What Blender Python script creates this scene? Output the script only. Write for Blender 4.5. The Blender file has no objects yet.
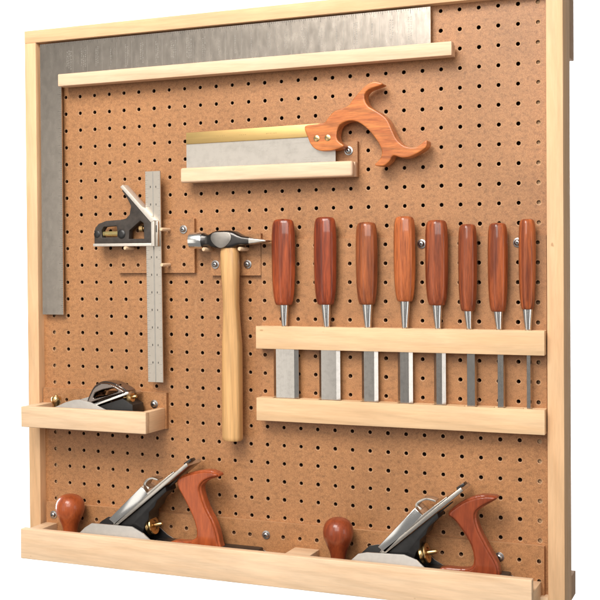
import bpy, bmesh, math, random
from mathutils import Vector, Matrix
random.seed(7)
I = 0.0254                                   # everything below is laid out in inches: X right, D towards the viewer, Z up
S = bpy.context.scene
COL = S.collection
def V(x, d, z): return Vector((x*I, -d*I, z*I))

# ------------------------------------------------------------------ materials
def newmat(name):
    m = bpy.data.materials.new(name); m.use_nodes = True
    nt = m.node_tree
    return m, nt, nt.nodes['Principled BSDF']
def N(nt, t, **kw):
    n = nt.nodes.new(t)
    for k, v in kw.items():
        if k in n.inputs: n.inputs[k].default_value = v
        else: setattr(n, k, v)
    return n
def mixc(nt, a, b, fac, blend='MIX'):
    n = nt.nodes.new('ShaderNodeMix'); n.data_type = 'RGBA'; n.blend_type = blend
    for sock, val in ((n.inputs[0], fac), (n.inputs[6], a), (n.inputs[7], b)):
        if hasattr(val, 'is_output'): nt.links.new(val, sock)
        elif isinstance(val, (int, float)): sock.default_value = val
        else: sock.default_value = (*val, 1)
    return n.outputs[2]
def ramp(nt, fac, stops):
    r = nt.nodes.new('ShaderNodeValToRGB')
    while len(r.color_ramp.elements) < len(stops): r.color_ramp.elements.new(0.5)
    for e, (p, c) in zip(r.color_ramp.elements, stops):
        e.position = p; e.color = (*c, 1) if not isinstance(c, (int, float)) else (c, c, c, 1)
    nt.links.new(fac, r.inputs[0]); return r.outputs[0]
def coords(nt, scale, rnd=True):
    tc = nt.nodes.new('ShaderNodeTexCoord'); mp = nt.nodes.new('ShaderNodeMapping')
    mp.inputs['Scale'].default_value = scale
    nt.links.new(tc.outputs['Object'], mp.inputs['Vector'])
    if rnd:
        oi = nt.nodes.new('ShaderNodeObjectInfo'); mu = nt.nodes.new('ShaderNodeMath'); mu.operation = 'MULTIPLY'
        mu.inputs[1].default_value = 37.0
        nt.links.new(oi.outputs['Random'], mu.inputs[0]); nt.links.new(mu.outputs[0], mp.inputs['Location'])
    return mp.outputs[0]
def noise(nt, vec, scale, detail=4, rough=.55, dist=0.0):
    n = nt.nodes.new('ShaderNodeTexNoise')
    n.inputs['Scale'].default_value = scale; n.inputs['Detail'].default_value = detail
    n.inputs['Roughness'].default_value = rough; n.inputs['Distortion'].default_value = dist
    nt.links.new(vec, n.inputs['Vector']); return n.outputs[0]
def bump(nt, b, h, strength, dist=.0005):
    n = nt.nodes.new('ShaderNodeBump'); n.inputs['Strength'].default_value = strength
    n.inputs['Distance'].default_value = dist
    nt.links.new(h, n.inputs['Height']); nt.links.new(n.outputs[0], b.inputs['Normal'])

def wood(name, dark, light, axis, along=5., cross=70., rough=.5, coat=0., pore=.25, contrast=(.3, .7), coatrough=.08, spec=.5, flecks=0., rings=0.):
    m, nt, b = newmat(name)
    sc = [cross]*3; sc[axis] = along
    v = coords(nt, sc)
    figure = noise(nt, v, 1.0, 5, .6, .6)
    sc2 = [cross*6]*3; sc2[axis] = along*5
    v2 = coords(nt, sc2)
    fine = noise(nt, v2, 1.0, 3, .6)
    base = ramp(nt, figure, [(contrast[0], dark), (contrast[1], light)])
    base = mixc(nt, base, ramp(nt, fine, [(.25, 1-pore*2.2), (.62, 1.04)]), .8, 'MULTIPLY')
    v3 = coords(nt, (9, 9, 9))
    blotch = noise(nt, v3, 1.0, 2, .5)
    base = mixc(nt, base, ramp(nt, blotch, [(.3, .9), (.7, 1.06)]), .8, 'MULTIPLY')
    if rings:
        sc5 = [26]*3; sc5[axis] = 2.2
        wv = nt.nodes.new('ShaderNodeTexWave'); wv.wave_type = 'BANDS'; wv.bands_direction = 'DIAGONAL'
        wv.inputs['Scale'].default_value = 1.3; wv.inputs['Distortion'].default_value = 9.; wv.inputs['Detail'].default_value = 2.; wv.inputs['Detail Scale'].default_value = .55
        nt.links.new(coords(nt, sc5), wv.inputs['Vector'])
        base = mixc(nt, base, ramp(nt, wv.outputs['Fac'], [(.0, 1-rings), (.22, 1.0), (1.0, 1.03)]), 1.0, 'MULTIPLY')
    if flecks:
        sc4 = [95]*3; sc4[axis] = 45
        fl = noise(nt, coords(nt, sc4), 1.0, 2, .5)
        base = mixc(nt, base, (.30, .15, .06), ramp(nt, fl, [(.765, 0.), (.80, flecks)]))
    oi = nt.nodes.new('ShaderNodeObjectInfo')
    base = mixc(nt, base, oi.outputs['Color'], 1.0, 'MULTIPLY')
    nt.links.new(base, b.inputs['Base Color'])
    b.inputs['Roughness'].default_value = rough; b.inputs['Specular IOR Level'].default_value = spec
    b.inputs['Coat Weight'].default_value = coat; b.inputs['Coat Roughness'].default_value = coatrough
    bump(nt, b, fine, .15 if coat == 0 else .06, .0003)
    return m
def metal(name, col, rough, blotch=.0, brush=None, scale=60, metallic=1.0, dark=(.1, .09, .08), bmp=.06, rvar=.28):
    m, nt, b = newmat(name)
    b.inputs['Metallic'].default_value = metallic
    v = coords(nt, (1, 1, 1))
    n1 = noise(nt, v, scale, 6, .65)
    c = mixc(nt, col, dark, ramp(nt, n1, [(.45, 0.), (.75, blotch)]))
    nt.links.new(c, b.inputs['Base Color'])
    vb = coords(nt, brush or (300, 300, 300))
    n2 = noise(nt, vb, 1.0, 3, .6)
    r = nt.nodes.new('ShaderNodeMapRange'); r.inputs[3].default_value = rough*(1-rvar); r.inputs[4].default_value = rough*(1+rvar)
    nt.links.new(n2, r.inputs[0]); nt.links.new(r.outputs[0], b.inputs['Roughness'])
    bump(nt, b, n2, bmp, .0002)
    return m
def plain(name, col, rough, coat=0., speck=.12, metallic=0.):
    m, nt, b = newmat(name)
    v = coords(nt, (1, 1, 1)); n1 = noise(nt, v, 140, 5, .6)
    c = mixc(nt, col, ramp(nt, n1, [(.3, 1-speck), (.7, 1+speck)]), 1.0, 'MULTIPLY')
    nt.links.new(c, b.inputs['Base Color']); b.inputs['Roughness'].default_value = rough
    b.inputs['Coat Weight'].default_value = coat; b.inputs['Metallic'].default_value = metallic
    bump(nt, b, n1, .1, .0003)
    return m
def hardboard(name, k=1.0):
    m, nt, b = newmat(name)
    v = coords(nt, (1, 1, 1))
    fibre = noise(nt, v, 900, 4, .7)
    mid = noise(nt, coords(nt, (140, 140, 200)), 1.0, 5, .65)
    big = noise(nt, v, 7, 3, .5)
    c = ramp(nt, fibre, [(.25, (.215*k, .088*k, .036*k)), (.5, (.385*k, .179*k, .072*k)), (.78, (.53*k, .272*k, .118*k))])
    c = mixc(nt, c, ramp(nt, mid, [(.28, .62), (.5, 1.0), (.75, 1.16)]), .85, 'MULTIPLY')
    c = mixc(nt, c, ramp(nt, big, [(.28, .84), (.5, 1.0), (.72, 1.09)]), .9, 'MULTIPLY')
    scuff = noise(nt, coords(nt, (60, 60, 14)), 1.0, 6, .7)
    c = mixc(nt, c, (.62, .36, .19), ramp(nt, scuff, [(.62, 0.), (.80, .35)]))
    nt.links.new(c, b.inputs['Base Color']); b.inputs['Roughness'].default_value = .46
    bump(nt, b, fibre, .16, .0003)
    return m

MAPLE_D, MAPLE_L = (.71, .472, .282), (.79, .572, .376)
M = {}
M['maple_x'] = wood('maple_along_x', MAPLE_D, MAPLE_L, 0, along=7, cross=75, rough=.62, spec=.25, flecks=.55, rings=.055, pore=.05, contrast=(.25, .72))
M['maple_y'] = wood('maple_along_y', MAPLE_D, MAPLE_L, 1, along=7, cross=75, rough=.62, spec=.25, flecks=.55, rings=.055, pore=.05, contrast=(.25, .72))
M['maple_z'] = wood('maple_along_z', MAPLE_D, MAPLE_L, 2, along=7, cross=75, rough=.62, spec=.25, flecks=.55, rings=.055, pore=.05, contrast=(.25, .72))
M['dowel'] = wood('birch_dowel', (.66, .44, .27), (.80, .58, .38), 1, along=20, cross=200, rough=.5, pore=.05)
M['board'] = hardboard('tempered_hardboard')
M['rim_lit_edge'] = plain('hole_rim_lit_edge', (.47, .255, .125), .6)
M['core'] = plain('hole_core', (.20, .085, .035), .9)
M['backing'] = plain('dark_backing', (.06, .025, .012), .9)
M['rosewood'] = wood('rosewood', (.135, .025, .009), (.41, .094, .027), 2, along=8, cross=120, rough=.42, spec=.3, coat=.5, pore=.26, contrast=(.32, .66), coatrough=.07)
M['tote'] = wood('oiled_rosewood', (.18, .036, .012), (.37, .085, .025), 2, along=14, cross=90, rough=.42, spec=.3, coat=.5, pore=.12, contrast=(.25, .75), coatrough=.12)
M['cherry'] = wood('cherry_wood', (.40, .098, .022), (.73, .245, .060), 0, along=14, cross=110, rough=.38, coat=.25, pore=.2, coatrough=.2, rings=.2)
M['ash'] = wood('hickory', (.56, .30, .11), (.74, .44, .19), 2, along=4, cross=110, rough=.42, coat=.12, pore=.12, coatrough=.25, rings=.11)
M['steel'] = metal('brushed_steel', (.66, .61, .55), .30, .18, (40, 40, 900), 90, bmp=.02)
M['steel_blade'] = metal('blade_steel', (.58, .545, .505), .22, .2, (900, 900, 30), 130, bmp=.01)
M['rule_steel'] = metal('satin_rule_steel', (.60, .54, .47), .36, .08, (900, 900, 40), 110, bmp=.03)
M['worn_steel'] = metal('worn_square_steel', (.62, .55, .475), .255, .15, (120, 120, 40), 80, bmp=.01)
M['bright'] = metal('polished_steel', (.80, .79, .77), .20, .06, bmp=0., rvar=.05)
M['ferrule'] = metal('ferrule_steel', (.74, .72, .70), .2, .1, (60, 60, 700), 120, bmp=.004)
M['zinc'] = metal('zinc_bolt', (.50, .50, .50), .32, .3, bmp=0.)
M['chrome'] = metal('dark_nickel', (.24, .20, .18), .10, .05, bmp=0., rvar=.05)
M['ground'] = plain('ground_iron', (.52, .49, .455), .42, metallic=.55, speck=.06)
M['machined'] = plain('machined_face', (.66, .60, .53), .4, metallic=.4, speck=.08)
M['japan'] = plain('black_japanning', (.010, .009, .009), .45, coat=.12, speck=.4)
M['forged'] = metal('forged_black_steel', (.085, .08, .078), .33, .3, (200, 200, 200), 60)
M['enamel'] = plain('wrinkle_enamel', (.040, .030, .024), .62, speck=.35)
M['dull'] = metal('dull_steel', (.36, .33, .30), .40, .2)
M['brass'] = metal('brass', (.66, .44, .20), .30, .25, (200, 200, 200), 80, dark=(.3, .17, .05))
M['spine'] = metal('satin_brass', (.60, .415, .17), .5, .2, (30, 600, 600), 50, dark=(.5, .33, .12))
M['mark'] = plain('engraved_mark', (.06, .055, .05), .7)
M['markpale'] = plain('worn_engraving', (.29, .27, .24), .5)
g, nt_, b_ = newmat('vial_glass')
b_.inputs['Base Color'].default_value = (.85, .75, .35, 1); b_.inputs['Transmission Weight'].default_value = .8
b_.inputs['Roughness'].default_value = .08; M['vial'] = g
M['stamp'] = plain('worn_stamp', (.42, .27, .09), .6)
M['white'] = plain('white_backdrop', (.93, .93, .93), .9, speck=.0)

# ------------------------------------------------------------------ mesh helpers
def bm_new(): return bmesh.new()
def box(bm, x0, x1, d0, d1, z0, z1, bev=0., seg=2, mi=0):
    r = bmesh.ops.create_cube(bm, size=1.0)
    vs = r['verts']
    for v in vs:
        v.co = Vector(((x0+x1)/2 + v.co.x*(x1-x0), -((d0+d1)/2) + v.co.y*(d1-d0), (z0+z1)/2 + v.co.z*(z1-z0)))*I
    fs = {f for v in vs for f in v.link_faces}
    for f in fs: f.material_index = mi
    if bev > 0:
        es = list({e for v in vs for e in v.link_edges})
        bmesh.ops.bevel(bm, geom=es, offset=bev*I, segments=seg, profile=.5, affect='EDGES', clamp_overlap=True)
def prism(bm, pts, d0, d1, bev=0., holes=(), seg=2, mi=0):
    """polygon in X-Z pushed from d0 to d1"""
    edges = []
    for loop in [pts]+list(holes):
        vs = [bm.verts.new(V(x, d1, z)) for x, z in loop]
        for i in range(len(vs)): edges.append(bm.edges.new((vs[i], vs[(i+1) % len(vs)])))
    before = set(bm.faces)
    if holes:
        r = bmesh.ops.triangle_fill(bm, edges=edges, use_beauty=True, use_dissolve=False)
        faces = [f for f in r['geom'] if isinstance(f, bmesh.types.BMFace)]
    else:
        faces = [bm.faces.new([e.verts[0] for e in edges])]
    for f in faces:
        f.normal_update()
        if f.normal.y > 0: f.normal_flip()
    r = bmesh.ops.extrude_face_region(bm, geom=faces)
    nv = [g for g in r['geom'] if isinstance(g, bmesh.types.BMVert)]
    # extruded copy becomes the back
    for v in nv: v.co.y = -d0*I
    new = [f for f in bm.faces if f not in before]
    for f in new: f.material_index = mi
    bmesh.ops.recalc_face_normals(bm, faces=new)
    if bev > 0:
        es = {e for f in new for e in f.edges if len(e.link_faces) == 2 and e.calc_face_angle(0) > .6
              and abs(e.verts[0].co.y-e.verts[1].co.y) < 1e-7}
        bmesh.ops.bevel(bm, geom=list(es), offset=bev*I, segments=seg, profile=.5, affect='EDGES', clamp_overlap=True)
def loft(bm, rings, cap=True, mi=0):
    prev = None; first = None
    allf = []
    for ring in rings:
        vs = [bm.verts.new(p) for p in ring]
        if prev:
            n = len(vs)
            for i in range(n): allf.append(bm.faces.new((prev[i], prev[(i+1) % n], vs[(i+1) % n], vs[i])))
        else: first = vs
        prev = vs
    if cap:
        allf.append(bm.faces.new(first)); allf.append(bm.faces.new(prev))
    for f in allf: f.material_index = mi
    bmesh.ops.recalc_face_normals(bm, faces=allf)
def lathe_z(bm, x, d, prof, n=32, sx=1., sd=1., flat=0., k=8, mi=0):
    rings = []
    for z, r in prof:
        ring = []
        for i in range(n):
            a = 2*math.pi*i/n
            rr = r*(1-flat*(1-math.cos(k*a))*.5)
            ring.append(V(x+rr*sx*math.cos(a), d+rr*sd*math.sin(a), z))
        rings.append(ring)
    loft(bm, rings, mi=mi)
def lathe_dir(bm, base, axis, prof, n=24, mi=0):
    """prof = [(along, radius)] ; base (x,d,z), axis vector in (x,d,z)"""
    b = Vector(base); a = Vector(axis).normalized()
    u = a.orthogonal().normalized(); w = a.cross(u)
    rings = []
    for t, r in prof:
        rings.append([V(*(b+a*t+(u*math.cos(q)+w*math.sin(q))*r)) for q in [2*math.pi*i/n for i in range(n)]])
    loft(bm, rings, mi=mi)
def sellipse(cx, hx, cy, hy, e, n):
    out = []
    for i in range(n):
        a = 2*math.pi*i/n; c, s = math.cos(a), math.sin(a)
        out.append((cx+hx*math.copysign(abs(c)**(2/e), c), cy+hy*math.copysign(abs(s)**(2/e), s)))
    return out
def smooth_loop(pts, sub=4):
    out = []; n = len(pts)
    for i in range(n):
        p0, p1, p2, p3 = (Vector(pts[(i+j-1) % n]) for j in range(4))
        for k in range(sub):
            t = k/sub
            q = .5*((2*p1)+(-p0+p2)*t+(2*p0-5*p1+4*p2-p3)*t*t+(-p0+3*p1-3*p2+p3)*t**3)
            out.append((q.x, q.y))
    return out

def grow(pts, k):
    n = len(pts); area2 = sum(pts[i][0]*pts[(i+1) % n][1]-pts[(i+1) % n][0]*pts[i][1] for i in range(n)); sg = 1 if area2 > 0 else -1
    out = []
    for i in range(n):
        a, b = Vector(pts[i-1]), Vector(pts[(i+1) % n]); t = (b-a).normalized()
        out.append((pts[i][0]+t.y*k*sg, pts[i][1]-t.x*k*sg))
    return out
def empty(name, label, cat, x, d, z, group=None):
    o = bpy.data.objects.new(name, None); COL.objects.link(o)
    o.location = V(x, d, z); o.empty_display_size = .02
    o['label'] = label; o['category'] = cat
    if group: o['group'] = group
    return o
def world_loc(o):
    p = Vector((0, 0, 0))
    while o is not None: p += o.location; o = o.parent
    return p
def obj(name, bm, mats, parent=None, smooth=40, label=None, color=None):
    if not isinstance(mats, (list, tuple)): mats = [mats]
    off = world_loc(parent) if parent else Vector((0, 0, 0))
    bmesh.ops.translate(bm, verts=bm.verts, vec=-off)
    me = bpy.data.meshes.new(name); bm.to_mesh(me); bm.free()
    for m in mats: me.materials.append(M[m])
    o = bpy.data.objects.new(name, me); COL.objects.link(o)
    if parent: o.parent = parent
    if smooth:
        for p in me.polygons: p.use_smooth = True
        me.set_sharp_from_angle(angle=math.radians(smooth))
    if label: o['label'] = label
    if color: o.color = (*color, 1)
    return o
def rounded(o, voxel=.04, it=10, factor=.5):
    """turn a sharp prism into a hand-rounded solid"""
    r = o.modifiers.new('r', 'REMESH'); r.mode = 'VOXEL'; r.voxel_size = voxel*I
    s = o.modifiers.new('s', 'SMOOTH'); s.iterations = it; s.factor = factor
    dg = bpy.context.evaluated_depsgraph_get()
    me = bpy.data.meshes.new_from_object(o.evaluated_get(dg))
    mats = list(o.data.materials)
    o.modifiers.clear(); o.data = me
    if not me.materials:
        for m in mats: me.materials.append(m)
    for p in me.polygons: p.use_smooth = True
    return o

def pegpanel(bm, x0, x1, z0, z1, d0, d1, r=.108):
    """perforated hardboard: real holes on a one inch grid; materials 0 face, 1 rim, 2 hole wall"""
    n = 16
    def cuts(a, b):
        c = [a]; k = math.ceil(a-.5)+.5
        while k <= a+1e-6: k += 1
        while k < b-1e-6: c.append(k); k += 1
        c.append(b); return c
    xs, zs = cuts(x0, x1), cuts(z0, z1)
    for i in range(len(xs)-1):
        for j in range(len(zs)-1):
            a, b, c, e = xs[i], xs[i+1], zs[j], zs[j+1]
            hx, hz = round((a+b)/2+ (0 if b-a > .99 else (.0)), 0), round((c+e)/2, 0)
            # nearest lattice point inside this cell
            hx = math.floor(a+.5+.4999) if not (a < round((a+b)/2) < b) else round((a+b)/2)
            hz = math.floor(c+.5+.4999) if not (c < round((c+e)/2) < e) else round((c+e)/2)
            ok = a+r+.04 < hx < b-r-.04 and c+r+.04 < hz < e-r-.04
            if not ok:
                bm.faces.new([bm.verts.new(V(*p)) for p in ((a, d1, c), (b, d1, c), (b, d1, e), (a, d1, e))]); continue
            ang = [2*math.pi*(q+.5)/n for q in range(n)]
            outp = []
            for t in ang:
                dx, dz = math.cos(t), math.sin(t)
                k = min(((b-hx) if dx > 0 else (a-hx))/dx if abs(dx) > 1e-6 else 9, ((e-hz) if dz > 0 else (c-hz))/dz if abs(dz) > 1e-6 else 9)
                outp.append([hx+dx*k, hz+dz*k])
            for px, pz in ((a, c), (b, c), (b, e), (a, e)):
                q = min(range(n), key=lambda q: abs(math.atan2(math.sin(ang[q]-math.atan2(pz-hz, px-hx)), math.cos(ang[q]-math.atan2(pz-hz, px-hx)))))
                outp[q] = [px, pz]
            jx, jz = hx+random.uniform(-.008, .008), hz+random.uniform(-.008, .008)
            rr = r*random.uniform(.95, 1.06); rw = rr+.03+random.random()*.016
            vo = [bm.verts.new(V(p[0], d1, p[1])) for p in outp]
            vr = [bm.verts.new(V(jx+rw*math.cos(t), d1, jz+rw*math.sin(t))) for t in ang]
            vi = [bm.verts.new(V(jx+rr*math.cos(t), d1-.012, jz+rr*math.sin(t))) for t in ang]
            vb = [bm.verts.new(V(jx+rr*math.cos(t), d0, jz+rr*math.sin(t))) for t in ang]
            for q in range(n):
                w = (q+1) % n
                bm.faces.new((vo[q], vo[w], vr[w], vr[q]))
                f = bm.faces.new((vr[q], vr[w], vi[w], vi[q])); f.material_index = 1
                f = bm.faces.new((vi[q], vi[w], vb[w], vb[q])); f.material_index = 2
    for (a, b) in (((x0, z0), (x1, z0)), ((x1, z0), (x1, z1)), ((x1, z1), (x0, z1)), ((x0, z1), (x0, z0))):
        bm.faces.new([bm.verts.new(V(*p)) for p in ((a[0], d0, a[1]), (b[0], d0, b[1]), (b[0], d1, b[1]), (a[0], d1, a[1]))]).material_index = 1 if a[1] == b[1] == z1 else 0  # top edge alone gets the paler colour, a highlight painted in
    for f in bm.faces: f.normal_update()
PEG = ['board', 'rim_lit_edge', 'core']
def bolt(parent, x, z, d=.25):
    bm = bm_new()
    lathe_dir(bm, (x, d, z), (0, 1, 0), [(0, .235), (.045, .235), (.05, .22)])
    lathe_dir(bm, (x, d+.05, z), (0, 1, 0), [(0, .165), (.06, .165), (.105, .135), (.13, .085), (.132, .08)])
    lathe_dir(bm, (x, d+.178, z), (0, 1, 0), [(0, .062), (.012, .05)], n=6, mi=1)
    return obj('bolt', bm, ['zinc', 'japan'], parent)

# ------------------------------------------------------------------ the framed pegboard
XL, XR, ZT, ZB = -28.72, 1.5, .30, -29.68
W = .79
FR = (.96, .87, .77)
board = empty('pegboard_panel', 'large square pegboard in a pale maple frame, carrying all the hand tools', 'tool board', -13.6, 0, ZB-W)
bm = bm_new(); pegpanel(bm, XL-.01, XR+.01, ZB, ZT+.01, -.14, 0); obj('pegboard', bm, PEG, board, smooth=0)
bm = bm_new(); box(bm, XL+.05, XR-.05, -.6, -.45, ZB, ZT); obj('light_block_panel', bm, 'backing', board)  # added unseen sheet, stops backdrop light showing through the holes
for x0, x1, s in ((XL-W, XL, 1), (XR, XR+W+.03, -1)):
    bm = bm_new(); box(bm, x0, x1, -1.47, .56, ZB-W, ZT-.004, .025)
    bx = (x1, x1+.7) if s > 0 else (x0-.72, x0)
    box(bm, bx[0], bx[1], -.44, -.2, ZB+.1, ZT-.1)
    obj('stile', bm, 'maple_z', board, color=FR)
bm = bm_new(); box(bm, XL-W, XR+W+.03, -1.47, .562, ZT, ZT+.74, .025); obj('rail', bm, 'maple_x', board, color=FR)
bm = bm_new(); box(bm, XL+.003, XR-.003, -1.47, .555, ZB-W, ZB, .025); obj('rail', bm, 'maple_x', board)
for z0, z1 in ((-2.55, .95), (-30.4, -29.17)):
    bm = bm_new(); box(bm, XL-W+.1, XR+W-.02, -3.1, -1.475, z0, z1, .04)
    obj('cleat', bm, 'maple_x', board, color=(.62, .55, .52))

# ------------------------------------------------------------------ framing square on its long shelf
t = empty('tool_shelf', 'long pale wooden shelf strip across the top, under the framing square', 'tool shelf', -15, .25, -2.5, 'wooden tool holders on the pegboard')
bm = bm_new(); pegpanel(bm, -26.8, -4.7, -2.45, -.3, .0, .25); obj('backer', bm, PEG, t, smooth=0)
bm = bm_new(); box(bm, -26.86, -3.16, .48, 1.0, -2.49, -1.78, .045); box(bm, -26.84, -3.18, .252, .478, -2.47, -1.9, 0); obj('ledge', bm, 'maple_x', t, color=(1.0, 1.0, 1.06))

t = empty('framing_square', 'large worn steel framing square in the top left corner, resting on the long shelf', 'framing square', -16, .3, -1.9)
bm = bm_new()
prism(bm, [(-28.52, .2), (-4.42, .2), (-4.42, -1.87), (-27.03, -1.87), (-27.06, -15.92), (-28.54, -15.92)], .30, .40, .006, seg=1)
for k in range(1, 24*8):                                   # graduations along both edges
    x = -28.5+k*.125
    l = .26 if k % 8 == 0 else (.17 if k % 4 == 0 else .1)
    if x < -4.5:
        box(bm, x-.008, x+.008, .4, .4015, .19-l, .19, mi=1)
for k in range(1, 14*8):
    z = -1.87-k*.125
    l = .26 if k % 8 == 0 else (.17 if k % 4 == 0 else .1)
    box(bm, -27.06-l, -27.06, .4, .4015, z-.006, z+.006, mi=1)
for k in range(2, 24):                                     # columns of the worn rafter tables
    x = -28.5+k
    for c in range(random.choice((1, 2, 2, 3))):             # faint stacked engraving
        z = -.22-random.random()*.2
        while z > -1.2-random.random()*.5:
            h = random.uniform(.05, .11); w = random.uniform(.035, .07); xx = x-.1+c*.13
            box(bm, xx-w/2, xx-w/2+.016, .4, .4012, z-h, z, mi=2)
            if random.random() < .7: box(bm, xx-w/2+.016, xx+w/2, .4, .4012, z-.016, z, mi=2)
            if random.random() < .6: box(bm, xx+w/2, xx+w/2+.014, .4, .4012, z-h, z, mi=2)
            z -= h+.045
    box(bm, x+.3, x+.31, .4, .4012, -1.7, -.1, mi=2)
obj('arms', bm, ['worn_steel', 'mark', 'markpale'], t)

# ------------------------------------------------------------------ back saw
t = empty('saw_shelf', 'short pale wooden shelf strip with rounded ends, under the brass backed saw', 'tool shelf', -13.6, .25, -8.4, 'wooden tool holders on the pegboard')
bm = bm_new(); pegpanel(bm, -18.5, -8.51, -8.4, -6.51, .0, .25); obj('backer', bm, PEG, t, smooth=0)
bm = bm_new(); box(bm, -18.72, -8.5, .70, 1.13, -8.42, -7.6, .13, 4); box(bm, -18.6, -8.53, .252, .60, -8.40, -7.62, .03); box(bm, -18.55, -8.6, .58, .72, -8.38, -7.8)
obj('ledge', bm, 'maple_x', t, color=(1.0, 1.0, 1.06))
bolt(t, -9, -7); bolt(t, -18, -7)

t = empty('back_saw', 'dovetail saw with brass spine, thin steel plate and open orange wood handle', 'saw', -13, .65, -7.7)
bm = bm_new(); box(bm, -18.55, -9.6, .635, .665, -7.72, -5.9); obj('blade', bm, 'steel', t)
bm = bm_new()
prism(bm, [(-18.54, -5.60), (-9.9, -5.50), (-9.9, -6.2), (-18.53, -6.25)], .55, .75, .035)
for xa, n in ((-16.6, 5), (-15.2, 4), (-13.6, 6)):           # worn, unreadable stamp on the spine
    for k in range(n):
        x = xa+k*.11; box(bm, x, x+random.uniform(.04, .09), .75, .7508, -5.9-random.uniform(0, .03), -5.87, mi=1)
obj('spine', bm, ['spine', 'stamp'], t)
H = [(-11.19, -5.68), (-10.55, -5.60), (-10.05, -5.54), (-9.90, -5.36), (-9.48, -4.97), (-8.76, -4.76), (-8.46, -4.43), (-7.99, -3.96), (-7.62, -3.68), (-7.25, -3.58), (-6.86, -3.70),
     (-7.22, -3.80), (-7.62, -3.92), (-7.84, -4.15), (-7.84, -4.47), (-7.63, -4.83), (-7.10, -5.16), (-6.64, -5.53), (-6.36, -6.11), (-6.09, -6.64), (-5.65, -7.00), (-5.11, -7.08), (-4.80, -6.96),
     (-4.50, -6.74), (-4.52, -7.03), (-4.85, -7.27), (-5.38, -7.50), (-5.83, -7.53), (-6.28, -7.40), (-6.5, -7.69), (-6.83, -7.91), (-7.28, -7.87), (-6.98, -7.60), (-6.86, -7.21), (-7.03, -6.76), (-7.45, -6.18),
     (-7.91, -5.74), (-8.37, -5.50), (-8.83, -5.49), (-9.25, -5.69), (-9.42, -6.12), (-9.36, -6.52), (-9.02, -6.80), (-9.36, -6.92), (-9.78, -6.98), (-10.35, -6.97), (-10.77, -6.73), (-11.03, -6.22)]
bm = bm_new(); prism(bm, smooth_loop(grow(H, .03), 3), .27, 1.03); rounded(obj('handle', bm, 'cherry', t), .032, 4, .5)
for x in (-10.53, -9.90):
    bm = bm_new(); lathe_dir(bm, (x, .95, -6.34), (0, 1, 0), [(0, .17), (.09, .17), (.1, .155)]); box(bm, x-.13, x+.13, 1.03, 1.052, -6.355, -6.325, mi=1)
    obj('screw', bm, ['brass', 'mark'], t)

# ------------------------------------------------------------------ combination square
t = empty('peg_hanger', 'square pegboard plate with short dowels holding the combination square', 'tool hanger', -20.8, .25, -13.4, 'wooden tool holders on the pegboard')
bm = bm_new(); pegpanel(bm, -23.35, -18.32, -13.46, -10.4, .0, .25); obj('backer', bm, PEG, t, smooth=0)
for x, z, d1 in ((-19.93, -11.0, 1.2), (-19.93, -13.0, 1.15), (-22.30, -12.03, 1.2)):
    bm = bm_new(); lathe_dir(bm, (x, .25, z), (0, 1, 0), [(0, .1), (d1-.28, .1), (d1-.25, .08)], n=16); obj('dowel', bm, 'dowel', t)
bolt(t, -19, -11)

t = empty('combination_square', 'combination square with long steel rule and black angled head, hanging at the left', 'combination square', -21, .7, -19.68)
bm = bm_new()
RL = lambda z: -21.19+(-7.67-z)*.006
prism(bm, [(RL(-7.67), -7.67), (RL(-7.67)+.98, -7.67), (RL(-19.68)+.98, -19.68), (RL(-19.68), -19.68)], .66, .74, .005, seg=1)
for k in range(1, 12*16):
    z = -7.67-k/16; l = .3 if k % 16 == 0 else (.2 if k % 8 == 0 else (.13 if k % 4 == 0 else .07))
    if k % 2 == 0: box(bm, RL(z), RL(z)+l, .74, .7412, z-.005, z+.005, mi=1)
    box(bm, RL(z)+.98-l*.8, RL(z)+.98, .74, .7412, z-.004, z+.004, mi=1)
for k in range(1, 12):
    z = -7.67-k
    box(bm, RL(z)+.30, RL(z)+.36, .74, .7413, z+.05, z+.17, mi=1); box(bm, RL(z)+.66, RL(z)+.71, .74, .7413, z+.05, z+.16, mi=1)
prism(bm, [(RL(-7.67)+.46, -7.68), (RL(-7.67)+.54, -7.68), (RL(-19.67)+.54, -19.67), (RL(-19.67)+.46, -19.67)], .7399, .7416, mi=2)
obj('rule', bm, ['rule_steel', 'mark', 'markpale'], t)
bm = bm_new()
body = [(-24.50, -11.74), (-24.50, -11.1), (-24.42, -10.82), (-24.2, -10.60), (-23.7, -10.44), (-22.75, -10.40), (-22.36, -10.33), (-22.12, -10.10), (-22.02, -9.62), (-22.25, -9.2), (-22.62, -8.72), (-22.45, -8.62), (-20.75, -10.5), (-20.62, -10.66), (-20.62, -11.74)]
w1 = [(-24.0, -10.98), (-23.85, -10.78), (-23.0, -10.74), (-22.95, -11.0), (-22.95, -11.38), (-23.97, -11.40)]
w2 = [(-22.15, -11.02), (-21.42, -10.48), (-21.2, -10.62), (-21.18, -11.5), (-22.2, -11.5)]
prism(bm, body, .50, .95, .03, holes=[w1, w2]); obj('head_body', bm, 'enamel', t)
bm = bm_new()
prism(bm, [(-24.52, -11.74), (-20.63, -11.76), (-20.63, -11.93), (-24.52, -11.90)], .40, 1.04, .012)
prism(bm, [(-20.66, -10.60), (-20.66, -11.932), (-20.46, -11.932), (-20.46, -10.50)], .401, 1.041, .012)
prism(bm, [(-22.66, -8.52), (-22.50, -8.40), (-20.461, -10.48), (-20.665, -10.595)], .399, 1.042, .012)
obj('machined_edge', bm, 'machined', t)
bm = bm_new(); lathe_dir(bm, (-23.98, .72, -11.17), (1, 0, 0), [(0, .13), (1.0, .13)], n=20); obj('level_vial', bm, 'vial', t)
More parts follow.
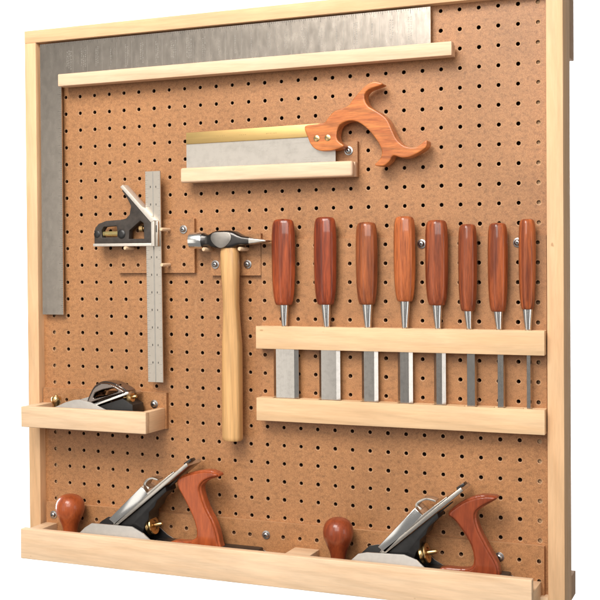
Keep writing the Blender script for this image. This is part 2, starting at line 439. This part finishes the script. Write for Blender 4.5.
bm = bm_new(); lathe_dir(bm, (-21.55, .74, -10.92), (1, 0, 0), [(0, .14), (.02, .2), (.10, .2), (.12, .2), (.24, .2), (.26, .15), (.27, .12), (.36, .12)], n=28); obj('lock_nut', bm, 'brass', t)
bm = bm_new(); lathe_dir(bm, (-21.22, .74, -10.92), (1, 0, 0), [(0, .19), (.5, .19)], n=20); obj('lock_stud', bm, 'japan', t)
bm = bm_new(); lathe_dir(bm, (-22.66, .55, -11.22), (0, 1, 0), [(0, .26), (.42, .26), (.47, .2), (.48, .1)], n=24); obj('scriber_knob', bm, 'japan', t)
bm = bm_new(); lathe_dir(bm, (-24.3, .55, -11.2), (0, 1, 0), [(0, .2), (.42, .2), (.45, .14)], n=20); obj('end_plug', bm, 'japan', t)
bm = bm_new(); box(bm, -20.44, -20.26, .60, .98, -11.95, -10.52, .03); box(bm, -20.39, -20.31, .975, .985, -11.15, -10.75, mi=1); obj('rule_clamp', bm, ['rule_steel', 'mark'], t)

# ------------------------------------------------------------------ hammer
t = empty('peg_hanger', 'small pegboard plate with two dowels holding the hammer by its head', 'tool hanger', -15.7, .25, -13.6, 'wooden tool holders on the pegboard')
bm = bm_new(); pegpanel(bm, -17.3, -14.2, -13.62, -11.3, .0, .25); obj('backer', bm, PEG, t, smooth=0)
for x in (-17.22, -15.02):
    bm = bm_new(); lathe_dir(bm, (x, .25, -12.16), (0, 1, 0), [(0, .115), (.99, .115), (1.03, .085)], n=16); obj('dowel', bm, 'dowel', t)
bolt(t, -17, -13); bolt(t, -15, -13)

t = empty('hammer', 'cross peen hammer with black steel head and long pale hickory handle', 'hammer', -15.7, .85, -22.7)
DC = .86
def hsec(x, zc, hz, hd, e): return [V(x, DC+q, zc+p) for p, q in sellipse(0, hz, 0, hd, e, 32)]
bm = bm_new(); loft(bm, [hsec(-18.24, -11.66, .36, .36, 2), hsec(-18.19, -11.66, .455, .455, 2), hsec(-17.46, -11.66, .475, .475, 2), hsec(-17.40, -11.66, .44, .44, 2)]); obj('poll', bm, 'bright', t)
bm = bm_new(); loft(bm, [hsec(-17.42, -11.66, .43, .43, 2.2), hsec(-17.37, -11.66, .42, .42, 2.5), hsec(-17.2, -11.66, .33, .34, 3), hsec(-16.98, -11.66, .33, .35, 3.5), hsec(-16.72, -11.65, .45, .45, 4), hsec(-16.45, -11.63, .50, .48, 5), hsec(-15.72, -11.63, .50, .48, 5),
    hsec(-15.42, -11.64, .46, .46, 4), hsec(-15.16, -11.66, .34, .44, 3.5), hsec(-14.9, -11.70, .26, .43, 3.5), hsec(-14.45, -11.73, .205, .42, 4), hsec(-14.40, -11.73, .19, .41, 4)]); obj('head', bm, 'forged', t)
bm = bm_new(); loft(bm, [hsec(-14.46, -11.73, .20, .42, 5), hsec(-14.1, -11.735, .15, .42, 5), hsec(-13.55, -11.74, .065, .42, 5), hsec(-13.44, -11.74, .03, .41, 4)]); obj('peen', bm, 'steel', t)
bm = bm_new(); prism(bm, smooth_loop([(-16.62, -11.28), (-16.1, -11.22), (-15.58, -11.28), (-15.48, -11.62), (-15.75, -11.95), (-16.1, -12.10), (-16.45, -11.95), (-16.72, -11.62)], 3), DC+.40, DC+.505, .02); obj('cheek', bm, 'dull', t)
bm = bm_new()
rings = []
for z, x, w, hd in ((-11.16, -15.85, .36, .28), (-12.0, -15.82, .44, .34), (-12.4, -15.80, .52, .40), (-13.2, -15.78, .52, .42), (-14.2, -15.76, .46, .40), (-15.2, -15.74, .435, .39), (-16.2, -15.72, .47, .42), (-17.4, -15.70, .545, .46), (-19.0, -15.71, .555, .47), (-21.5, -15.72, .555, .47), (-22.5, -15.72, .555, .47), (-22.65, -15.72, .54, .45), (-22.72, -15.72, .49, .40)):
    rings.append([V(p, q, z) for p, q in sellipse(x, w, DC-.0, hd, 2.8, 36)])
loft(bm, rings); obj('handle', bm, 'ash', t)

# ------------------------------------------------------------------ chisel rack and chisels
handles = [  # handle x, width, top z, wood bottom z, ferrule width, blade left, blade right, bevel, tint
 (-12.65, 1.38, -10.56, -15.22, .50, -13.30, -11.83, .20, (1.12, .95, .85), 'widest chisel with a thick red wooden handle, first from the left in the rack'),
 (-10.22, 1.30, -10.50, -15.18, .52, -10.63, -9.43, .17, (.92, .72, .72), 'broad chisel with a dark red wooden handle, second from the left in the rack'),
 (-7.88, 1.21, -10.82, -15.16, .56, -8.21, -7.30, .17, (.98, 1.15, 1.15), 'brown handled chisel of middling width, third from the left in the rack'),
 (-5.80, 1.18, -10.56, -14.98, .53, -6.22, -5.41, .17, (1.62, 1.95, 1.8), 'chisel with the palest orange striped wooden handle, fourth from the left'),
 (-4.08, 1.22, -10.79, -15.17, .52, -4.27, -3.65, .16, (1.0, 1.0, 1.0), 'chisel with a stout reddish brown handle beside the bolt, fourth from the right'),
 (-2.46, .98, -11.03, -15.45, .43, -2.55, -2.05, .05, (.92, .95, 1.0), 'narrow chisel with a slim straight dark red handle, third from the right'),
 (-.92, 1.02, -11.00, -15.46, .46, -.97, -.60, .04, (1.1, 1.15, 1.1), 'narrow chisel with a swelling streaked red handle, second from the right'),
 (.56, .86, -10.84, -15.33, .50, .50, .74, .03, (1.36, 1.5, 1.35), 'thinnest chisel with a slim orange brown handle, rightmost beside the frame')]
rk = empty('chisel_rack', 'two pale wooden rails on a pegboard backer holding eight chisels upright', 'chisel rack', -6.4, .25, -21.5, 'wooden tool holders on the pegboard')
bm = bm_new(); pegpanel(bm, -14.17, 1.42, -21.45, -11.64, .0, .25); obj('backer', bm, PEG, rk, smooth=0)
for z0, z1, floor in ((-17.6, -16.37, 0), (-21.52, -20.27, 1)):
    bm = bm_new()
    box(bm, -14.2, 1.45, .86, 1.0, z0, z1, .03)
    box(bm, -14.18, 1.43, .252, .50, z0+.01, z1-.006, .02)
    xs = [-14.19]
    for h in handles: xs += [min(h[5], h[0]-h[4]*.36)-.06, max(h[6], h[0]+h[4]*.36)+.06]
    xs += [1.44]
    for k in range(0, len(xs), 2):
        if xs[k+1]-xs[k] > .05: box(bm, xs[k], xs[k+1], .48, .88, z0+.02, z1-.012)
    if floor: box(bm, -14.17, 1.42, .48, .88, z0+.015, z0+.4)
    obj('rail', bm, 'maple_x', rk, color=(.98, .94, .86))
for x in (-13, -5, 0): bolt(rk, x, -12)
PROF = [(0, .02), (.001, .42), (.005, .60), (.013, .73), (.028, .825), (.055, .895), (.10, .945), (.18, .98), (.30, 1.0), (.48, 1.0), (.64, .985), (.76, .95), (.85, .90), (.92, .835), (.965, .765), (.99, .70), (1.0, .62)]
for hx, hw, zt, zb, fw, bl, br, bev, tint, lab in handles:
    t = empty('chisel', lab, 'chisel', hx, .68, -20.9, 'chisels standing in the rack')
    cx = (bl+br)/2
    bm = bm_new()
    slim = hw < 1.0
    prof = [(zt+(zb-zt)*q, r*hw/2) for q, r in PROF]
    lathe_z(bm, hx, .70, prof, n=48, sd=min(1., .84/hw), flat=.045, k=8)
    obj('handle', bm, 'rosewood', t, smooth=60, color=tint)
    bm = bm_new()
    bx = hx+(cx-hx)*.35
    rings = []
    for q, w in ((0, fw/2*1.02), (.04, fw/2*1.03), (.5, fw/2*.84), (1, fw/2*.62), (1.5, fw/2*.56)):
        z = zb+.02+(-16.42-zb)*q
        xx = hx+(bx-hx)*q
        rings.append([V(xx+w*math.cos(a), .68+min(w, .2)*math.sin(a), z) for a in [2*math.pi*i/24 for i in range(24)]])
    loft(bm, rings); obj('ferrule', bm, 'ferrule', t)
    bm = bm_new()
    rings = []
    for z, k in ((-16.9, .5), (-17.3, .92), (-17.5, 1.), (-20.95, 1.)):
        h = (br-bl)/2*k; b2 = min(bev, h*.6)
        rings.append([V(cx-h, .60, z), V(cx+h, .60, z), V(cx+h, .63, z), V(cx+h-b2, .78, z), V(cx-h+b2, .78, z), V(cx-h, .63, z)])
    loft(bm, rings); obj('blade', bm, 'steel_blade', t, smooth=20)

# ------------------------------------------------------------------ block plane tray
tr = empty('tool_tray', 'small open pale wooden tray at the left edge, with the little block plane in it', 'tool tray', -24.5, .25, -22.4, 'wooden tool holders on the pegboard')
bm = bm_new(); pegpanel(bm, -28.66, -20.22, -22.40, -20.33, .0, .25); obj('backer', bm, PEG, tr, smooth=0)
bm = bm_new(); box(bm, -28.68, -20.30, 2.05, 2.45, -22.40, -21.19, .05, 3); obj('front_board', bm, 'maple_x', tr)
bm = bm_new(); box(bm, -20.72, -20.303, .252, 2.06, -22.395, -21.195, .03, 2); obj('end_board', bm, 'maple_y', tr, color=(.97, .93, .88))
bm = bm_new(); box(bm, -28.675, -28.0, .252, 2.049, -22.395, -21.2, .03, 2); obj('end_board', bm, 'maple_y', tr)
bm = bm_new(); box(bm, -28.0, -20.72, .252, 2.049, -22.39, -22.2); obj('bottom_board', bm, 'maple_x', tr)
bolt(tr, -21, -21)

t = empty('block_plane', 'small block plane with dark nickel cap and brass knobs lying in the small tray', 'block plane', -24.6, 1.15, -22.19)
DP = 1.15
bm = bm_new()
cheek = [(-27.75, -22.19), (-27.75, -21.62), (-27.2, -21.42), (-26.49, -21.15), (-25.9, -20.90), (-25.34, -20.74), (-24.9, -20.70), (-24.2, -20.84), (-23.33, -21.17), (-22.4, -21.55), (-21.6, -21.65), (-21.6, -22.19)]
cheek = smooth_loop(cheek[1:-1], 2) if False else cheek
prism(bm, cheek, DP+.70, DP+.82, .02); prism(bm, cheek, DP-.82, DP-.70, .02)
box(bm, -27.72, -21.62, DP-.71, DP+.71, -22.185, -21.98)
obj('body', bm, 'ground', t)
bm = bm_new(); prism(bm, [(-24.4, -21.95), (-24.2, -21.2), (-22.2, -20.55), (-21.55, -20.9), (-21.5, -21.95)], DP-.62, DP+.62, .05); prism(bm, [(-27.4, -21.97), (-27.3, -21.55), (-25.2, -21.2), (-24.9, -21.97)], DP-.6, DP+.6, .05); obj('bed', bm, 'japan', t)
bm = bm_new()
cap = [(-24.62, -20.78), (-24.45, -20.40), (-24.2, -19.98), (-23.88, -19.74), (-23.5, -19.62), (-22.9, -19.68), (-22.3, -19.92), (-21.95, -20.16), (-22.2, -20.34), (-23.2, -20.60), (-24.0, -20.88), (-24.5, -21.0)]
hole = [(-24.12, -20.58), (-23.95, -20.34), (-23.5, -20.16), (-22.75, -20.0), (-22.45, -20.10), (-23.2, -20.38)]
prism(bm, smooth_loop(cap, 3), DP-.42, DP+.50, holes=[hole]); prism(bm, smooth_loop(grow(cap, -.10), 3), DP-.62, DP+.70, holes=[grow(hole, .05)])
rounded(obj('lever_cap', bm, 'chrome', t), .035, 14, .5)
bm = bm_new(); prism(bm, [(-25.3, -21.36), (-21.75, -20.15), (-21.72, -20.27), (-25.2, -21.46)], DP-.7, DP+.74, .01); obj('iron', bm, 'bright', t)
bm = bm_new(); lathe_dir(bm, (-22.0, DP+.15, -20.52), (1, -.1, .12), [(-.35, .1), (-.1, .1), (-.08, .3), (-.03, .34), (.14, .34), (.18, .3), (.19, .12), (.4, .1), (.45, .06)], n=28); obj('adjuster_wheel', bm, 'brass', t)
bm = bm_new(); lathe_z(bm, -27.1, DP, [(-21.6, .2), (-21.2, .18), (-21.05, .28), (-20.92, .30), (-20.78, .30), (-20.70, .24), (-20.68, .12), (-20.64, .1), (-20.60, .06)], n=28); obj('front_knob', bm, 'brass', t)

# ------------------------------------------------------------------ long bottom tray
tr = empty('tool_tray', 'long open pale wooden tray along the bottom of the board, holding both bench planes', 'tool tray', -13.7, .25, -30, 'wooden tool holders on the pegboard')
bm = bm_new(); pegpanel(bm, -28.52, 1.26, -29.98, -27.22, .0, .25); obj('backer', bm, PEG, tr, smooth=0)
bm = bm_new(); box(bm, -28.56, 1.12, 2.32, 2.77, -30.01, -28.27, .04, 3); obj('front_board', bm, 'maple_x', tr, color=(1.03, 1.04, 1.06))
bm = bm_new(); box(bm, -28.55, -27.75, .252, 2.318, -30.0, -28.42, .03); obj('end_block', bm, 'maple_y', tr)
bm = bm_new(); box(bm, .42, 1.11, .252, 2.318, -30.0, -28.98, .03); obj('end_block', bm, 'maple_y', tr)
bm = bm_new(); box(bm, -12.28, -10.85, .252, 2.318, -29.95, -28.47, .03); obj('divider', bm, 'maple_x', tr)
bm = bm_new(); box(bm, -27.749, .419, .252, 2.319, -30.0, -29.5); obj('bottom_board', bm, 'maple_x', tr)
for x in (-28, -14, -1): bolt(tr, x, -28+.06)

def bench_plane(label, kx, kw, kz, cheek, x_toe, x_heel, cap, iron, hook, wheel, tote, foot, tint):
    SOLE, DP = -29.495, 1.29
    t = empty('bench_plane', label, 'bench plane', (x_toe+x_heel)/2, DP, SOLE, 'bench planes in the bottom tray')
    side = [(x_toe, SOLE), (x_toe, -29.05), (kx+.3, -28.98), cheek[0], (cheek[0][0]+.45, cheek[0][1]+.42), cheek[1], cheek[2], ((cheek[2][0]+cheek[3][0])/2+.1, cheek[3][1]+.40), cheek[3], (cheek[3][0]+.9, -28.85), (x_heel-.2, -28.75), (x_heel, -28.85), (x_heel, SOLE)]
    bm = bm_new()
    prism(bm, side, DP+.82, DP+.93, .015); prism(bm, side, DP-.93, DP-.82, .015)
    bm.normal_update()
    for f in bm.faces:                                       # the insides are japanned black
        y = -f.calc_center_median().y/I
        if abs(y-(DP-.82)) < .03 or abs(y-(DP+.82)) < .03: f.material_index = 1
    obj('cheek', bm, ['ground', 'japan'], t)
    bm = bm_new(); box(bm, x_toe+.02, x_heel-.02, DP-.82, DP+.82, SOLE+.004, SOLE+.25)
    box(bm, kx-.6, kx+.6, DP-.5, DP+.5, SOLE+.2, SOLE+.45, .08)
    box(bm, cheek[3][0]-.3, x_heel-.1, DP-.7, DP+.6, SOLE+.2, SOLE+.97, .1)
    obj('bed', bm, 'japan', t)
    (ix0, iz0), (ix1, iz1) = iron
    L = Vector((ix1-ix0, iz1-iz0)); u = L.normalized(); n = Vector((-u.y, u.x))
    def P(a, b): q = Vector((ix0, iz0))+u*a+n*b; return (q.x, q.y)
    ln = L.length
    bm = bm_new(); prism(bm, [P(-.6, .0), P(ln, .0), P(ln, .20), P(-.6, .20)], DP-.8, DP+.8, .012); obj('iron', bm, 'steel', t)
    bm = bm_new(); prism(bm, [P(-.2, .205), P(.3, .36), P(ln*.60, .33), P(ln*.84, .28), P(ln*.84, .205)], DP-.78, DP+.79, .01); obj('chip_breaker', bm, 'steel', t)
    bm = bm_new(); prism(bm, cap, DP-.62, DP+.80, .03); obj('lever_cap', bm, 'bright', t)
    c0, c1 = Vector(cap[2]), Vector(cap[3])
    hp = [(c0+c1)/2] + [Vector(h) for h in hook]
    outer, inner = [], []
    dense = []
    for i in range(len(hp)-1):
        p0, p1, p2, p3 = hp[max(i-1, 0)], hp[i], hp[i+1], hp[min(i+2, len(hp)-1)]
        for k in range(5):
            s = k/5; dense.append(.5*((2*p1)+(-p0+p2)*s+(2*p0-5*p1+4*p2-p3)*s*s+(-p0+3*p1-3*p2+p3)*s**3))
    dense.append(hp[-1])
    for i, p in enumerate(dense):
        a = dense[max(i-1, 0)]; b = dense[min(i+1, len(dense)-1)]; d = (b-a).normalized(); q = Vector((-d.y, d.x))
        th = .085*(1-.55*i/len(dense))
        outer.append(tuple(p+q*th)); inner.append(tuple(p-q*th))
    bm = bm_new(); prism(bm, outer+inner[::-1], DP-.3, DP+.35, .01); obj('cam_lever', bm, 'steel', t)
    bm = bm_new(); prism(bm, [P(-.1, -.02), P(ln*.66, -.03), P(ln*.64, -.28), P(ln*.5, -.34), P(ln*.44, -.52), P(ln*.36, -.56), P(ln*.31, -.85), P(ln*.26, -.9), (cheek[3][0]-1.1, -29.2), (cheek[1][0]+.9, -29.2)], DP-.55, DP+.62, .05); obj('frog', bm, 'japan', t)
    bm = bm_new(); prism(bm, [P(ln*.30, -.05), P(ln*.8, -.05), P(ln*.8, -.12), P(ln*.30, -.14)], DP-.16, DP+.2, .02); prism(bm, [P(ln*.93, .15), P(ln*1.03, .15), P(ln*1.03, .30), P(ln*.95, .33)], DP-.05, DP+.5, .02); obj('lateral_lever', bm, 'forged', t)
    wx, wz = wheel
    bm = bm_new(); lathe_dir(bm, (wx, DP, wz), (1, 0, .25), [(-.5, .1), (-.2, .1), (-.195, .46), (-.15, .52), (-.06, .48), (.02, .48), (.1, .53), (.16, .5), (.17, .3), (.11, .26), (.11, .13), (.62, .11), (.68, .06)], n=36); obj('adjuster_wheel', bm, 'brass', t)
    r = kw/2
    bm = bm_new()
    prof = [(kz-q, k*r) for q, k in ((0, .02), (.008, .2), (.03, .36), (.09, .56), (.2, .745), (.36, .885), (.56, .97), (.78, 1.), (1.02, .965), (1.27, .86), (1.52, .72), (1.77, .59), (2.0, .51), (2.2, .49), (2.4, .53), (2.7, .6))]
    lathe_z(bm, kx, DP, prof, n=48); obj('front_knob', bm, 'tote', t, smooth=60, color=tint)
    bm = bm_new(); prism(bm, smooth_loop(grow(tote, .05), 3), DP-.26, DP+.26); prism(bm, smooth_loop(grow(tote, -.05), 3), DP-.42, DP+.42); rounded(obj('tote', bm, 'tote', t, color=tint), .036, 6, .5)
    return t
bench_plane('longer bench plane in the left half of the bottom tray, orange red knob and handle', -26.12, 1.70, -26.36,
    [(-24.96, -28.41), (-24.05, -27.71), (-21.41, -27.69), (-20.13, -28.42)], -28.0+.35, -13.9,
    [(-23.0, -27.42), (-22.56, -27.70), (-20.42, -25.82), (-20.84, -25.40)], ((-22.45, -27.75), (-17.86, -24.07)),
    [(-20.90, -25.42), (-20.72, -25.12), (-20.42, -25.00), (-20.05, -25.06)], (-20.62, -27.75),
    [(-18.82, -25.20), (-18.45, -24.75), (-17.40, -24.43), (-16.65, -24.40), (-16.22, -24.58), (-16.85, -24.80), (-17.28, -25.10), (-17.38, -25.50), (-17.05, -26.42), (-16.55, -27.31), (-16.28, -28.3), (-16.3, -29.1), (-19.3, -29.1), (-19.25, -28.52), (-18.2, -28.42), (-17.62, -28.10), (-17.72, -27.25), (-18.25, -26.2)], None, (1.36, 1.3, 1.1))
bench_plane('shorter bench plane in the right half of the bottom tray, dark red knob and handle', -9.36, 1.62, -26.38,
    [(-8.37, -28.38), (-7.45, -27.85), (-5.46, -27.78), (-4.33, -28.38)], -10.75, -.2,
    [(-6.90, -27.54), (-6.50, -27.80), (-4.52, -25.72), (-4.90, -25.38)], ((-6.55, -27.90), (-2.40, -24.33)),
    [(-4.95, -25.36), (-4.76, -25.12), (-4.40, -24.98), (-3.95, -25.06)], (-4.62, -27.84),
    [(-3.28, -25.68), (-2.95, -25.30), (-2.40, -24.92), (-1.62, -24.64), (-.82, -24.66), (-1.52, -25.12), (-1.92, -25.55), (-1.78, -26.3), (-1.26, -27.27), (-.84, -28.0), (-.75, -28.6), (-.76, -29.1), (-3.8, -29.1), (-3.72, -28.5), (-2.5, -28.42), (-1.98, -28.10), (-2.12, -27.1), (-2.88, -26.0)], None, (.95, .82, .82))

# ------------------------------------------------------------------ white studio backdrop, lamps, camera
bm = bm_new(); box(bm, -180, 12, -112, -110, -95, 80)  # added backdrop sheet that supplies the plain white surround
wl = obj('wall', bm, 'white', None); wl['kind'] = 'structure'

def area(name, pos, target, sx, sy, power, col=(1, 1, 1)):
    l = bpy.data.lights.new(name, 'AREA'); l.shape = 'RECTANGLE'; l.size = sx*I; l.size_y = sy*I; l.energy = power; l.color = col
    o = bpy.data.objects.new(name, l); COL.objects.link(o)
    o.location = V(*pos); dirv = V(*target)-V(*pos)
    o.rotation_euler = dirv.to_track_quat('-Z', 'Y').to_euler(); return o
area('key_softbox', (-22, 64, 46), (-13, 0, -11), 44, 36, 53, (1, .955, .89))
area('left_softbox', (-44.5, 54, -20), (-14, 0, -18), 27, 48, 2.9, (1, .95, .87))
area('fill_softbox', (6, 95, 26), (-12, 0, -14), 60, 60, 40, (1, .97, .93))
area('side_card', (48, 26, -19), (-6, 0, -19), 18, 28, 2.0, (1, .98, .95))
area('backdrop_fill_left', (-150, -40, -10), (-70, -110, -10), 30, 90, 170)  # added lamp out of view, only whitens the backdrop
area('backdrop_fill_right', (38, -40, -10), (0, -110, -10), 30, 90, 110)  # its added partner on the right, also for the backdrop alone

w = bpy.data.worlds.new('World'); S.world = w; w.use_nodes = True
bg = w.node_tree.nodes['Background']; bg.inputs[0].default_value = (1, .97, .93, 1); bg.inputs[1].default_value = .26

cam = bpy.data.cameras.new('camera'); co = bpy.data.objects.new('camera', cam); COL.objects.link(co)
right = Vector((.922657849, .385547504, -.00745764185))       # (X, -D, Z)
back = Vector((.385618829, -.922522651, .0158138351))
back.normalize(); right = (right-back*right.dot(back)).normalized(); up = back.cross(right)
co.matrix_world = Matrix.Translation(V(11.78502334, 56.84457316, -12.90167169)) @ Matrix((right, up, back)).transposed().to_4x4()
cam.sensor_width = 36; cam.lens = 36*1129.634782848171/600; cam.shift_y = -20/600
cam.clip_start = .05; cam.clip_end = 50
S.camera = co
S.view_settings.view_transform = 'Standard'; S.view_settings.look = 'None'; S.view_settings.exposure = 0; S.view_settings.gamma = 1
S.render.resolution_x = S.render.resolution_y = 1024
